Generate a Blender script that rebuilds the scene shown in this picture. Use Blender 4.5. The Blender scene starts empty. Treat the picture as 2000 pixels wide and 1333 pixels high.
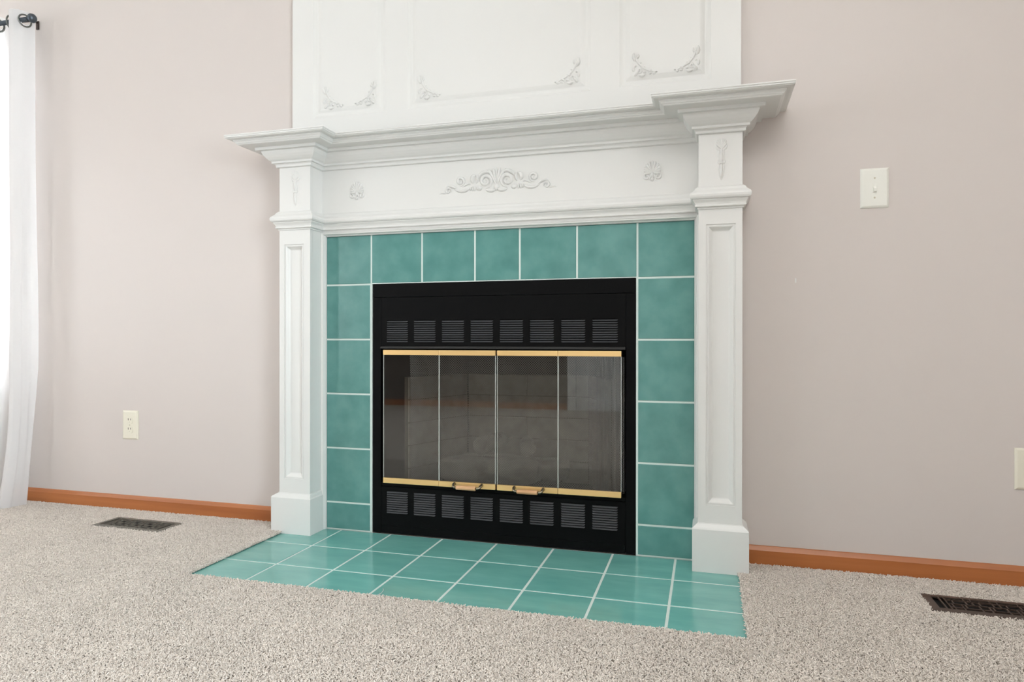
import bpy, bmesh, math, random
from mathutils import Vector, Matrix
R = random.Random(7)
PI = math.pi
C = bpy.context.scene.collection
scene = bpy.context.scene

# ------------------------------------------------------------------ camera
yaw, pit, rol = 0.27936, -0.00127, 0.00095
fwd = Vector((-math.sin(yaw)*math.cos(pit), math.cos(yaw)*math.cos(pit), math.sin(pit)))
rgt = Vector((math.cos(yaw), math.sin(yaw), 0)); up = rgt.cross(fwd)
r2 = rgt*math.cos(rol)+up*math.sin(rol); u2 = up*math.cos(rol)-rgt*math.sin(rol)
cam = bpy.data.cameras.new('camera'); camo = bpy.data.objects.new('camera', cam); C.objects.link(camo)
m = Matrix.Identity(4)
for i in range(3):
    m[i][0] = r2[i]; m[i][1] = u2[i]; m[i][2] = -fwd[i]
m.translation = (1.31906, -2.29904, 0.72289)
camo.matrix_world = m
cam.sensor_width = 36; cam.lens = 1322.99*36/2000; cam.clip_start = 0.02
scene.camera = camo

# ------------------------------------------------------------------ world, light, exposure
w = bpy.data.worlds.new('sky'); scene.world = w; w.use_nodes = True
bg = w.node_tree.nodes['Background']; bg.inputs[0].default_value = (0.86, 0.93, 1, 1); bg.inputs[1].default_value = 2.2
scene.view_settings.view_transform = 'Standard'; scene.view_settings.look = 'None'
scene.view_settings.gamma = 1; scene.view_settings.use_curve_mapping = False
scene.view_settings.exposure = -0.13
scene.cycles.use_denoising = True
scene.cycles.max_bounces = 12; scene.cycles.transparent_max_bounces = 24

WL, WR, WF, WY, CH = -3.6, 3.8, -4.6, 0.006, 2.62      # room: left, right, front(behind camera), fireplace wall, ceiling
def area(name, loc, rot, sx, sy, power, col):
    l = bpy.data.lights.new(name, 'AREA'); l.shape = 'RECTANGLE'; l.size = sx; l.size_y = sy
    l.energy = power; l.color = col
    o = bpy.data.objects.new(name, l); o.location = loc; o.rotation_euler = rot; C.objects.link(o); return o
# daylight in the window openings of the room
area('daylight_left_window', (WL-0.10, -2.55, 1.35), (0, -PI/2, 0), 1.70, 2.5, 74, (0.94, 0.97, 1.0))
area('daylight_right_window', (WR+0.10, -3.2, 1.25), (0, PI/2, 0), 1.7, 1.7, 225, (0.84, 0.93, 1.0))
area('daylight_rear_window', (-3.22, WF-0.10, 1.30), (PI/2, 0, 0), 0.6, 1.7, 48, (0.96, 0.98, 1.0))
area('daylight_curtain_window', (-2.31, 0.20, 1.3), (-PI/2, 0, 0), 1.16, 1.54, 440, (0.97, 0.985, 1))
area('ceiling_bounce_fill', (1.8, -2.3, 1.85), (PI, 0, 0), 0.5, 0.5, 62, (0.97, 0.985, 1.0))  # added fill lamp facing up, lifts the room by ceiling bounce

# ------------------------------------------------------------------ materials
def srgb(r, g, b):
    f = lambda c: (c/255/12.92) if c/255 <= 0.04045 else ((c/255+0.055)/1.055)**2.4
    return (f(r), f(g), f(b), 1)
def mat(name, col, rough=0.5, metal=0.0, spec=0.5):
    x = bpy.data.materials.new(name); x.use_nodes = True
    b = x.node_tree.nodes['Principled BSDF']
    b.inputs['Base Color'].default_value = col; b.inputs['Roughness'].default_value = rough
    b.inputs['Metallic'].default_value = metal; b.inputs['Specular IOR Level'].default_value = spec
    return x
def nd(x, t, **k):
    n = x.node_tree.nodes.new(t)
    for a, v in k.items(): setattr(n, a, v)
    return n
def lk(x, a, b): x.node_tree.links.new(a, b)
def bump(x, scale, strength, dist=0.001, detail=3, coord='Object'):
    tc = nd(x, 'ShaderNodeTexCoord'); nz = nd(x, 'ShaderNodeTexNoise'); bp = nd(x, 'ShaderNodeBump')
    nz.inputs['Scale'].default_value = scale; nz.inputs['Detail'].default_value = detail
    bp.inputs['Strength'].default_value = strength; bp.inputs['Distance'].default_value = dist
    lk(x, tc.outputs[coord], nz.inputs['Vector']); lk(x, nz.outputs['Fac'], bp.inputs['Height'])
    lk(x, bp.outputs[0], x.node_tree.nodes['Principled BSDF'].inputs['Normal'])
def mottled(x, c1, c2, c3, scale, detail=4, rand=True, stretch=(1, 1, 1), rough=None):
    b = x.node_tree.nodes['Principled BSDF']
    tc = nd(x, 'ShaderNodeTexCoord'); mp = nd(x, 'ShaderNodeMapping'); mp.inputs['Scale'].default_value = stretch
    nz = nd(x, 'ShaderNodeTexNoise', noise_dimensions='4D'); nz.inputs['Scale'].default_value = scale; nz.inputs['Detail'].default_value = detail
    cr = nd(x, 'ShaderNodeValToRGB'); e = cr.color_ramp.elements
    e[0].position = 0.30; e[0].color = c1; e[1].position = 0.72; e[1].color = c3
    k = e.new(0.5); k.color = c2
    lk(x, tc.outputs['Object'], mp.inputs['Vector']); lk(x, mp.outputs[0], nz.inputs['Vector'])
    if rand:
        oi = nd(x, 'ShaderNodeObjectInfo'); mu = nd(x, 'ShaderNodeMath', operation='MULTIPLY'); mu.inputs[1].default_value = 37.0
        lk(x, oi.outputs['Random'], mu.inputs[0]); lk(x, mu.outputs[0], nz.inputs['W'])
    lk(x, nz.outputs['Fac'], cr.inputs[0]); lk(x, cr.outputs[0], b.inputs['Base Color'])
    if rough:
        mr = nd(x, 'ShaderNodeMapRange'); mr.inputs['To Min'].default_value = rough[0]; mr.inputs['To Max'].default_value = rough[1]
        lk(x, nz.outputs['Fac'], mr.inputs[0]); lk(x, mr.outputs[0], b.inputs['Roughness'])
    return x

M_wall = mat('greige_wall_paint', srgb(212, 203, 198), 0.40, spec=0.45); bump(M_wall, 260, 0.10, 0.0006)
M_wall2 = mat('greige_side_wall_paint', srgb(206, 196, 188), 0.7, spec=0.3)
M_wall3 = mat('rear_wall_dimmed', srgb(112, 103, 95), 0.7, spec=0.3)  # unseen rear wall, colour darkened so the door glass reflects a dim room
M_ceil = mat('ceiling_paint', srgb(236, 234, 230), 0.8)
M_white = mat('white_gloss_paint', srgb(227, 226, 223), 0.33, spec=0.4); bump(M_white, 60, 0.06, 0.0006, 2)
M_white2 = mat('white_window_paint', srgb(240, 240, 238), 0.4)
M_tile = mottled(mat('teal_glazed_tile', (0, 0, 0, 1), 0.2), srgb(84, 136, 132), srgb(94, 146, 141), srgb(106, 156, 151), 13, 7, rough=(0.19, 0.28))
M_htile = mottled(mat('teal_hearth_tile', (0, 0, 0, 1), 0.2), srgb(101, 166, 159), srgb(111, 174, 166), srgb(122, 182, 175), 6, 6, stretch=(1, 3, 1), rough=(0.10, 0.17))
M_grout = mat('pale_grout', srgb(214, 226, 221), 0.75); bump(M_grout, 500, 0.3, 0.0006)
M_black = mat('black_steel', (0.0035, 0.0035, 0.0038, 1), 0.5, spec=0.09)
M_slat = mat('black_louver_steel', (0.075, 0.077, 0.083, 1), 0.36, spec=0.6)
M_hood = mat('black_hood_steel', (0.018, 0.018, 0.018, 1), 0.4, spec=0.45)
M_dark = mat('firebox_black', (0.006, 0.006, 0.006, 1), 0.8)
M_brass = mat('polished_brass', srgb(250, 212, 148), 0.30, 0.55); 
M_chrome = mat('tarnished_bracket', srgb(150, 138, 120), 0.25, 1.0)
M_grip = mottled(mat('pale_wood_grip', (0, 0, 0, 1), 0.45), srgb(196, 146, 104), srgb(214, 166, 122), srgb(226, 182, 140), 60, 3, stretch=(0.15, 1, 1))
M_wood = mottled(mat('stained_baseboard', (0, 0, 0, 1), 0.34), srgb(158, 92, 48), srgb(175, 106, 58), srgb(190, 120, 70), 14, 5, stretch=(0.07, 1, 1.6))
M_brick = mottled(mat('firebrick', (0, 0, 0, 1), 0.9), srgb(170, 163, 150), srgb(190, 184, 171), srgb(206, 200, 188), 26, 5)
M_log = mottled(mat('ceramic_log_grey', (0, 0, 0, 1), 0.9), srgb(158, 151, 141), srgb(216, 210, 200), srgb(238, 233, 225), 22, 6, stretch=(0.5, 1, 1))
M_ivory = mat('ivory_plastic', srgb(232, 227, 210), 0.35)
M_ivory2 = mat('pale_almond_plastic', srgb(236, 235, 227), 0.35)
M_slot = mat('slot_dark', srgb(70, 58, 46), 0.6)
M_screw = mat('ivory_screw', srgb(205, 198, 180), 0.3)
M_pewter = mat('dark_pewter_rod', srgb(88, 96, 104), 0.32, 0.85)
M_bronze = mat('dark_bronze_bracket', srgb(62, 52, 48), 0.4, 0.7)
M_ring = mat('grommet_pewter', srgb(120, 122, 118), 0.35, 0.8)
M_reg1 = mat('pewter_register', srgb(112, 108, 99), 0.45, 0.35)
M_reg2 = mat('bronze_register', srgb(80, 66, 58), 0.42, 0.45)
M_void = mat('duct_black', (0.004, 0.004, 0.004, 1), 0.9)
M_edge = mat('polished_glass_edge', srgb(225, 230, 226), 0.25, 0.3)

def glass_mat(name, tint, ior):
    x = bpy.data.materials.new(name); x.use_nodes = True; t = x.node_tree; t.nodes.clear()
    o = nd(x, 'ShaderNodeOutputMaterial'); mx = nd(x, 'ShaderNodeMixShader'); tr = nd(x, 'ShaderNodeBsdfTransparent')
    gl = nd(x, 'ShaderNodeBsdfGlossy'); fr = nd(x, 'ShaderNodeFresnel')
    tr.inputs[0].default_value = tint; gl.inputs['Roughness'].default_value = 0.01; fr.inputs[0].default_value = ior
    lk(x, fr.outputs[0], mx.inputs[0]); lk(x, tr.outputs[0], mx.inputs[1]); lk(x, gl.outputs[0], mx.inputs[2]); lk(x, mx.outputs[0], o.inputs[0])
    return x
M_glass = glass_mat('smoked_door_glass', (0.90, 0.90, 0.89, 1), 1.62)
def dust_haze(x, amt):  # dust film graded as painted haze: pale low down, dim at the top
    t = x.node_tree; o = t.nodes['Material Output']; src = o.inputs[0].links[0].from_socket
    df = nd(x, 'ShaderNodeBsdfDiffuse'); df.inputs[0].default_value = srgb(205, 203, 198); ms = nd(x, 'ShaderNodeMixShader')
    tc = nd(x, 'ShaderNodeTexCoord'); nz = nd(x, 'ShaderNodeTexNoise'); nz.inputs['Scale'].default_value = 9; nz.inputs['Detail'].default_value = 6
    sp = nd(x, 'ShaderNodeSeparateXYZ'); mr = nd(x, 'ShaderNodeMapRange'); mr.inputs['From Min'].default_value = 0.66; mr.inputs['From Max'].default_value = 0.22
    mr.inputs['To Min'].default_value = amt*0.05; mr.inputs['To Max'].default_value = amt*1.5; mu = nd(x, 'ShaderNodeMath', operation='MULTIPLY')
    lk(x, tc.outputs['Object'], nz.inputs[0]); lk(x, tc.outputs['Object'], sp.inputs[0]); lk(x, sp.outputs[2], mr.inputs[0]); lk(x, nz.outputs['Fac'], mu.inputs[0]); lk(x, mr.outputs[0], mu.inputs[1])
    lk(x, mu.outputs[0], ms.inputs[0]); lk(x, src, ms.inputs[1]); lk(x, df.outputs[0], ms.inputs[2]); lk(x, ms.outputs[0], o.inputs[0])
dust_haze(M_glass, 0.034)
M_pane = glass_mat('clear_window_glass', (0.97, 0.98, 0.98, 1), 1.45)

# sheer curtain: diffuse + translucent
M_curt = bpy.data.materials.new('sheer_white_fabric'); M_curt.use_nodes = True
_t = M_curt.node_tree; _t.nodes.clear()
_o = nd(M_curt, 'ShaderNodeOutputMaterial'); _m1 = nd(M_curt, 'ShaderNodeMixShader'); _m2 = nd(M_curt, 'ShaderNodeMixShader')
_d = nd(M_curt, 'ShaderNodeBsdfDiffuse'); _tl = nd(M_curt, 'ShaderNodeBsdfTranslucent'); _tp = nd(M_curt, 'ShaderNodeBsdfTransparent')
_d.inputs[0].default_value = srgb(246, 246, 246); _tl.inputs[0].default_value = srgb(246, 246, 247)
_m1.inputs[0].default_value = 0.5; _m2.inputs[0].default_value = 0.06
lk(M_curt, _d.outputs[0], _m1.inputs[1]); lk(M_curt, _tl.outputs[0], _m1.inputs[2])
lk(M_curt, _m1.outputs[0], _m2.inputs[1]); lk(M_curt, _tp.outputs[0], _m2.inputs[2]); lk(M_curt, _m2.outputs[0], _o.inputs[0])

# woven wire fire screen: diamond weave of wire in UV metres
M_mesh = bpy.data.materials.new('woven_wire_screen'); M_mesh.use_nodes = True
_t = M_mesh.node_tree; _p = _t.nodes['Principled BSDF']; _out = _t.nodes['Material Output']
_p.inputs['Base Color'].default_value = (0.40, 0.395, 0.38, 1); _p.inputs['Metallic'].default_value = 0.15; _p.inputs['Roughness'].default_value = 0.42
_uv = nd(M_mesh, 'ShaderNodeTexCoord'); _mp = nd(M_mesh, 'ShaderNodeMapping'); _mp.inputs['Rotation'].default_value = (0, 0, PI/4)
_mp.inputs['Scale'].default_value = (1/0.0062, 1/0.0062, 1)
lk(M_mesh, _uv.outputs['UV'], _mp.inputs[0])
_sx = nd(M_mesh, 'ShaderNodeSeparateXYZ'); lk(M_mesh, _mp.outputs[0], _sx.inputs[0])
def _wire(o):
    f = nd(M_mesh, 'ShaderNodeMath', operation='FRACT'); g = nd(M_mesh, 'ShaderNodeMath', operation='LESS_THAN'); g.inputs[1].default_value = 0.24
    lk(M_mesh, o, f.inputs[0]); lk(M_mesh, f.outputs[0], g.inputs[0]); return g.outputs[0]
_mx = nd(M_mesh, 'ShaderNodeMath', operation='MAXIMUM'); lk(M_mesh, _wire(_sx.outputs[0]), _mx.inputs[0]); lk(M_mesh, _wire(_sx.outputs[1]), _mx.inputs[1])
_ms = nd(M_mesh, 'ShaderNodeMixShader'); _tr = nd(M_mesh, 'ShaderNodeBsdfTransparent')
lk(M_mesh, _mx.outputs[0], _ms.inputs[0]); lk(M_mesh, _tr.outputs[0], _ms.inputs[1]); lk(M_mesh, _p.outputs[0], _ms.inputs[2]); lk(M_mesh, _ms.outputs[0], _out.inputs[0])

# carpet: speckled cream / taupe yarn
M_carpet = mat('carpet_yarn', srgb(205, 196, 185), 0.95, spec=0.1)
_b = M_carpet.node_tree.nodes['Principled BSDF']
_oi = nd(M_carpet, 'ShaderNodeObjectInfo'); _cr = nd(M_carpet, 'ShaderNodeValToRGB'); _e = _cr.color_ramp.elements
_e[0].position = 0.0; _e[0].color = srgb(200, 190, 180); _e[1].position = 1.0; _e[1].color = srgb(236, 228, 219)
_k = _e.new(0.25); _k.color = srgb(212, 202, 192); _k = _e.new(0.6); _k.color = srgb(223, 213, 204)
_tc = nd(M_carpet, 'ShaderNodeNewGeometry'); _nz = nd(M_carpet, 'ShaderNodeTexNoise'); _nz.inputs['Scale'].default_value = 3.2; _nz.inputs['Detail'].default_value = 3
_mr = nd(M_carpet, 'ShaderNodeMapRange'); _mr.inputs['From Min'].default_value = 0.3; _mr.inputs['From Max'].default_value = 0.7
_mr.inputs['To Min'].default_value = 0.94; _mr.inputs['To Max'].default_value = 1.02
_mm = nd(M_carpet, 'ShaderNodeMix', data_type='RGBA', blend_type='MULTIPLY'); _mm.inputs[0].default_value = 1
lk(M_carpet, _oi.outputs['Random'], _cr.inputs[0]); lk(M_carpet, _tc.outputs['Position'], _nz.inputs[0]); lk(M_carpet, _nz.outputs['Fac'], _mr.inputs[0])
lk(M_carpet, _cr.outputs[0], _mm.inputs[6]); lk(M_carpet, _mr.outputs[0], _mm.inputs[7]); lk(M_carpet, _mm.outputs[2], _b.inputs['Base Color'])
M_back = mat('carpet_backing', srgb(208, 198, 188), 0.95, spec=0.1); bump(M_back, 160, 0.8, 0.006, 4)

# ------------------------------------------------------------------ mesh helpers
def link(name, bm, m, parent=None, smooth=False, loc=None, recalc=True):
    if recalc: bmesh.ops.recalc_face_normals(bm, faces=bm.faces)
    me = bpy.data.meshes.new(name); bm.to_mesh(me); bm.free()
    if smooth:
        for p in me.polygons: p.use_smooth = True
    me.materials.append(m)
    return link_me(name, me, parent, loc)
def link_me(name, me, parent=None, loc=None):
    o = bpy.data.objects.new(name, me); C.objects.link(o)
    if parent: o.parent = parent
    if loc: o.location = loc
    return o
def thing(name, label, cat, loc=(0, 0, 0), group=None):
    o = bpy.data.objects.new(name, None); o.empty_display_size = 0.1; o.location = loc; C.objects.link(o)
    o['label'] = label; o['category'] = cat
    if group: o['group'] = group
    return o
def tag(o, label, cat, group=None, kind=None):
    o['label'] = label; o['category'] = cat
    if group: o['group'] = group
    if kind: o['kind'] = kind
    return o
def struct(o): o['kind'] = 'structure'; return o
def B(bm, x0, x1, y0, y1, z0, z1, b=0.0, seg=1):
    vs = [bm.verts.new((x, y, z)) for x in (x0, x1) for y in (y0, y1) for z in (z0, z1)]
    fs = [bm.faces.new([vs[i] for i in q]) for q in ((0, 1, 3, 2), (4, 6, 7, 5), (0, 4, 5, 1), (2, 3, 7, 6), (0, 2, 6, 4), (1, 5, 7, 3))]
    if b:
        es = list({e for f in fs for e in f.edges})
        bmesh.ops.bevel(bm, geom=es, offset=b, segments=seg, affect='EDGES', profile=0.6)
    return bm
def box(x0, x1, y0, y1, z0, z1, b=0.0, seg=1): return B(bmesh.new(), x0, x1, y0, y1, z0, z1, b, seg)
def chamfer_front(x0, x1, z0, z1, yf, yb, e=0.0015):
    """tile standing on a wall: front face at yf with eased edges"""
    bm = bmesh.new(); L = []
    for (d, y) in ((0, yb), (0, yf+e), (e, yf)):
        L.append([bm.verts.new(p) for p in ((x0+d, y, z0+d), (x1-d, y, z0+d), (x1-d, y, z1-d), (x0+d, y, z1-d))])
    for a, b in zip(L, L[1:]):
        for i in range(4): bm.faces.new((a[i], a[(i+1) % 4], b[(i+1) % 4], b[i]))
    bm.faces.new(L[-1]); bm.faces.new(L[0]); return bm
def chamfer_top(x0, x1, y0, y1, zt, zb, e=0.0015):
    bm = bmesh.new(); L = []
    for (d, z) in ((0, zb), (0, zt-e), (e, zt)):
        L.append([bm.verts.new(p) for p in ((x0+d, y0+d, z), (x1-d, y0+d, z), (x1-d, y1-d, z), (x0+d, y1-d, z))])
    for a, b in zip(L, L[1:]):
        for i in range(4): bm.faces.new((a[i], a[(i+1) % 4], b[(i+1) % 4], b[i]))
    bm.faces.new(L[-1]); bm.faces.new(L[0]); return bm
def rings_front(bm, x0, x1, z0, z1, y, prof):
    """picture-frame moulding in the xz plane: prof = (inset, depth>0 into wall); last ring is filled"""
    L = []
    for d, dep in prof:
        L.append([bm.verts.new(p) for p in ((x0+d, y+dep, z0+d), (x1-d, y+dep, z0+d), (x1-d, y+dep, z1-d), (x0+d, y+dep, z1-d))])
    for a, b in zip(L, L[1:]):
        for i in range(4): bm.faces.new((a[i], a[(i+1) % 4], b[(i+1) % 4], b[i]))
    bm.faces.new(L[-1]); return bm
def holed_wall(bm, x0, x1, z0, z1, y0, y1, holes):
    xs = sorted({x0, x1, *[h[0] for h in holes], *[h[1] for h in holes]}); zs = sorted({z0, z1, *[h[2] for h in holes], *[h[3] for h in holes]})
    solid = lambda i, j: 0 <= i < len(xs)-1 and 0 <= j < len(zs)-1 and not any(h[0] <= (xs[i]+xs[i+1])/2 <= h[1] and h[2] <= (zs[j]+zs[j+1])/2 <= h[3] for h in holes)
    V = {}
    def v(i, j, k):
        if (i, j, k) not in V: V[i, j, k] = bm.verts.new((xs[i], (y0, y1)[k], zs[j]))
        return V[i, j, k]
    for i in range(len(xs)-1):
        for j in range(len(zs)-1):
            if not solid(i, j): continue
            for k in (0, 1): bm.faces.new((v(i, j, k), v(i+1, j, k), v(i+1, j+1, k), v(i, j+1, k)))
            for (di, dj, a, b) in ((-1, 0, (i, j), (i, j+1)), (1, 0, (i+1, j), (i+1, j+1)), (0, -1, (i, j), (i+1, j)), (0, 1, (i, j+1), (i+1, j+1))):
                if not solid(i+di, j+dj): bm.faces.new((v(*a, 0), v(*b, 0), v(*b, 1), v(*a, 1)))
    return bm
def sweep(prof, path):
    """prof (offset, z); path(offset) -> list of plan points; closed profile loop"""
    bm = bmesh.new(); rows = [[bm.verts.new((x, y, z)) for x, y in path(o)] for o, z in prof]
    n = len(rows)
    for i in range(n):
        a, b = rows[i], rows[(i+1) % n]
        for k in range(len(a)-1): bm.faces.new((a[k], a[k+1], b[k+1], b[k]))
    bm.faces.new([r[0] for r in rows]); bm.faces.new([r[-1] for r in rows])
    return bm
def tube(bm, pts, rad, seg=8, cap=True):
    pts = [Vector(p) for p in pts]; L = []; n = len(pts)
    for i, p in enumerate(pts):
        t = (pts[min(i+1, n-1)]-pts[max(i-1, 0)]).normalized()
        a = t.cross(Vector((0, 0, 1)) if abs(t.z) < 0.9 else Vector((1, 0, 0))).normalized(); b = t.cross(a)
        r = rad[i] if isinstance(rad, (list, tuple)) else rad
        L.append([bm.verts.new(p+(a*math.cos(2*PI*k/seg)+b*math.sin(2*PI*k/seg))*r) for k in range(seg)])
    for a, b in zip(L, L[1:]):
        for k in range(seg): bm.faces.new((a[k], a[(k+1) % seg], b[(k+1) % seg], b[k]))
    if cap: bm.faces.new(L[0]); bm.faces.new(L[-1])
    return bm
def lathe_x(bm, cx, cy, cz, prof, seg=16):
    L = [[bm.verts.new((cx+x, cy+r*math.cos(2*PI*k/seg), cz+r*math.sin(2*PI*k/seg))) for k in range(seg)] for x, r in prof]
    for a, b in zip(L, L[1:]):
        for k in range(seg): bm.faces.new((a[k], a[(k+1) % seg], b[(k+1) % seg], b[k]))
    bm.faces.new(L[0]); bm.faces.new(L[-1]); return bm
# carved relief on a plane y = y0 facing -y
def rtube(bm, pts, r0, r1, y0, depth=None, seg=5):
    n = len(pts); L = []
    for i, (x, z) in enumerate(pts):
        ax, az = pts[max(i-1, 0)]; bx, bz = pts[min(i+1, n-1)]
        l = math.hypot(bx-ax, bz-az) or 1; nx, nz = -(bz-az)/l, (bx-ax)/l
        f = i/(n-1); r = r0+(r1-r0)*f; r *= min(1, 0.25+3*min(f, 1-f)+0.0) if n > 3 else 1
        d = depth or r*1.15
        L.append([bm.verts.new((x+nx*r*math.cos(PI*k/seg), y0-min(d, r*1.4)*math.sin(PI*k/seg)+0.0004, z+nz*r*math.cos(PI*k/seg))) for k in range(seg+1)])
    for a, b in zip(L, L[1:]):
        for k in range(seg): bm.faces.new((a[k], a[k+1], b[k+1], b[k]))
def dome(bm, cx, cz, rx, rz, dep, y0, rot=0.0, seg=10):
    c, s = math.cos(rot), math.sin(rot); L = []
    for h in (0, 0.55, 0.88):
        q = math.sqrt(1-h*h)
        L.append([bm.verts.new((cx+c*rx*q*math.cos(2*PI*k/seg)-s*rz*q*math.sin(2*PI*k/seg), y0-dep*h+0.0004, cz+s*rx*q*math.cos(2*PI*k/seg)+c*rz*q*math.sin(2*PI*k/seg))) for k in range(seg)])
    for a, b in zip(L, L[1:]):
        for k in range(seg): bm.faces.new((a[k], a[(k+1) % seg], b[(k+1) % seg], b[k]))
    t = bm.verts.new((cx, y0-dep, cz))
    for k in range(seg): bm.faces.new((L[-1][k], L[-1][(k+1) % seg], t))
def spiral(cx, cz, r, a0, turns, n=22, rin=0.16):
    return [(cx+r*(1-(1-rin)*i/(n-1))*math.cos(a0+turns*2*PI*i/(n-1)), cz+r*(1-(1-rin)*i/(n-1))*math.sin(a0+turns*2*PI*i/(n-1))) for i in range(n)]
def bez(p0, p1, p2, p3, n=10):
    return [tuple((1-t)**3*a+3*(1-t)**2*t*b+3*(1-t)*t*t*c+t**3*d for a, b, c, d in zip(p0, p1, p2, p3)) for t in [i/(n-1) for i in range(n)]]

# ------------------------------------------------------------------ setting: room shell
WIN = (-2.90, -1.73, 0.52, 2.08)
wb = holed_wall(bmesh.new(), WL, WR, -0.02, CH, WY, WY+0.13, [WIN, (0.112, 1.093, -0.02, 0.934)])
struct(link('wall_back', wb, M_wall))
LWIN = (-3.80, -1.30, 0.50, 2.20)
lw = holed_wall(bmesh.new(), WF, WY+0.13, -0.02, CH, 0, 0.12, [LWIN])
for v in lw.verts: v.co = Vector((WL-v.co.y, v.co.x, v.co.z))
struct(link('wall_left', lw, M_wall2))
RWIN = (-4.05, -2.35, 0.40, 2.10)
rw = holed_wall(bmesh.new(), WF, WY+0.13, -0.02, CH, 0, 0.12, [RWIN])
for v in rw.verts: v.co = Vector((WR+v.co.y, v.co.x, v.co.z))
struct(link('wall_right', rw, M_wall2))
FWIN = (-3.52, -2.92, 0.45, 2.15)
struct(link('wall_front', holed_wall(bmesh.new(), WL, WR, -0.02, CH, WF-0.12, WF, [FWIN]), M_wall3))
struct(link('ceiling', box(WL-0.12, WR+0.12, WF-0.12, WY+0.13, CH, CH+0.1), M_ceil))
struct(link('floor', box(WL-0.12, WR+0.12, WF-0.12, WY+0.13, -0.12, -0.008), M_back))

def window(n, x0, x1, z0, z1, yin, yout, mid_v=True):
    """window in an xz opening; returns the frame object (structure) with a pane"""
    bm = bmesh.new(); t = 0.045; y0, y1 = yin, yout
    B(bm, x0, x0+t, y0, y1, z0, z1, 0.003); B(bm, x1-t, x1, y0, y1, z0, z1, 0.003)
    B(bm, x0+t, x1-t, y0, y1, z0, z0+t, 0.003); B(bm, x0+t, x1-t, y0, y1, z1-t, z1, 0.003)
    zc = (z0+z1)/2; B(bm, x0+t, x1-t, y0+0.01, y1-0.01, zc-0.02, zc+0.02, 0.003)
    if mid_v: xc = (x0+x1)/2; B(bm, xc-0.02, xc+0.02, y0+0.012, y1-0.012, z0+t, z1-t, 0.003)
    f = struct(link('window_%d' % n, bm, M_white2))
    link('window_pane', box(x0+t, x1-t, (y0+y1)/2-0.003, (y0+y1)/2+0.003, z0+t, z1-t), M_pane, f)
    link('window_sill', box(x0-0.03, x1+0.03, yin-0.045, yin+0.0, z0-0.02, z0+0.004, 0.004), M_white2, f)
    return f
window(1, *WIN, WY+0.02, WY+0.10)
f = window(2, LWIN[0], LWIN[1], LWIN[2], LWIN[3], 0.02, 0.09); f.rotation_euler = (0, 0, PI/2); f.location = (WL, 0, 0)
f = window(3, -RWIN[1], -RWIN[0], RWIN[2], RWIN[3], 0.02, 0.09); f.rotation_euler = (0, 0, -PI/2); f.location = (WR, 0, 0)
f = window(4, -FWIN[1], -FWIN[0], FWIN[2], FWIN[3], 0.02, 0.09); f.rotation_euler = (0, 0, PI); f.location = (0, WF, 0)
# door with white casing on the wall behind the camera (seen only in reflections)
dm = bmesh.new(); rings_front(dm, 0, 0.80, 0.0, 2.03, 0, ((0, 0.03), (0, 0), (0.11, 0), (0.12, 0.008), (0.14, 0.008)))
d1 = struct(link('door_1', dm, M_white2)); d1.rotation_euler = (0, 0, PI); d1.location = (0.80, WF+0.032, 0)
cs = bmesh.new()
B(cs, -0.09, -0.005, -0.02, 0.032, 0, 2.12, 0.004); B(cs, 0.805, 0.89, -0.02, 0.032, 0, 2.12, 0.004); B(cs, -0.005, 0.805, -0.02, 0.032, 2.035, 2.12, 0.004)
link('door_casing', cs, M_white2, d1)
kb = bmesh.new(); tube(kb, [(0.73, 0, 0.95), (0.73, -0.02, 0.95), (0.73, -0.03, 0.95), (0.73, -0.055, 0.95), (0.73, -0.06, 0.95)], [0.012, 0.012, 0.026, 0.026, 0.012], 12); link('door_knob', kb, M_brass, d1)

# wood baseboards: flat face with an eased sloping top
def baseboard(name, p0, p1, nrm):
    prof = ((0, 0.0), (0.012, 0.0), (0.012, 0.0585), (0.0105, 0.061), (0.005, 0.0705), (0.003, 0.0725), (0, 0.0725))
    bm = bmesh.new(); p0, p1, nrm = Vector(p0), Vector(p1), Vector(nrm)
    L = [[bm.verts.new(p+nrm*o+Vector((0, 0, z))) for o, z in prof] for p in (p0, p1)]
    for k in range(len(prof)): bm.faces.new((L[0][k], L[0][(k+1) % 7], L[1][(k+1) % 7], L[1][k]))
    bm.faces.new(L[0]); bm.faces.new(L[1])
    return struct(link(name, bm, M_wood))
baseboard('baseboard_left', (WL, WY, -0.006), (-0.2495, WY, -0.006), (0, -1, 0))
baseboard('baseboard_right', (1.445, WY, -0.006), (WR, WY, -0.006), (0, -1, 0))
baseboard('baseboard_front', (WL, WF, -0.006), (-0.10, WF, -0.006), (0, 1, 0))
baseboard('baseboard_front', (0.90, WF, -0.006), (WR, WF, -0.006), (0, 1, 0))
baseboard('baseboard_side', (WL, WF, -0.006), (WL, WY, -0.006), (1, 0, 0))

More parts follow.
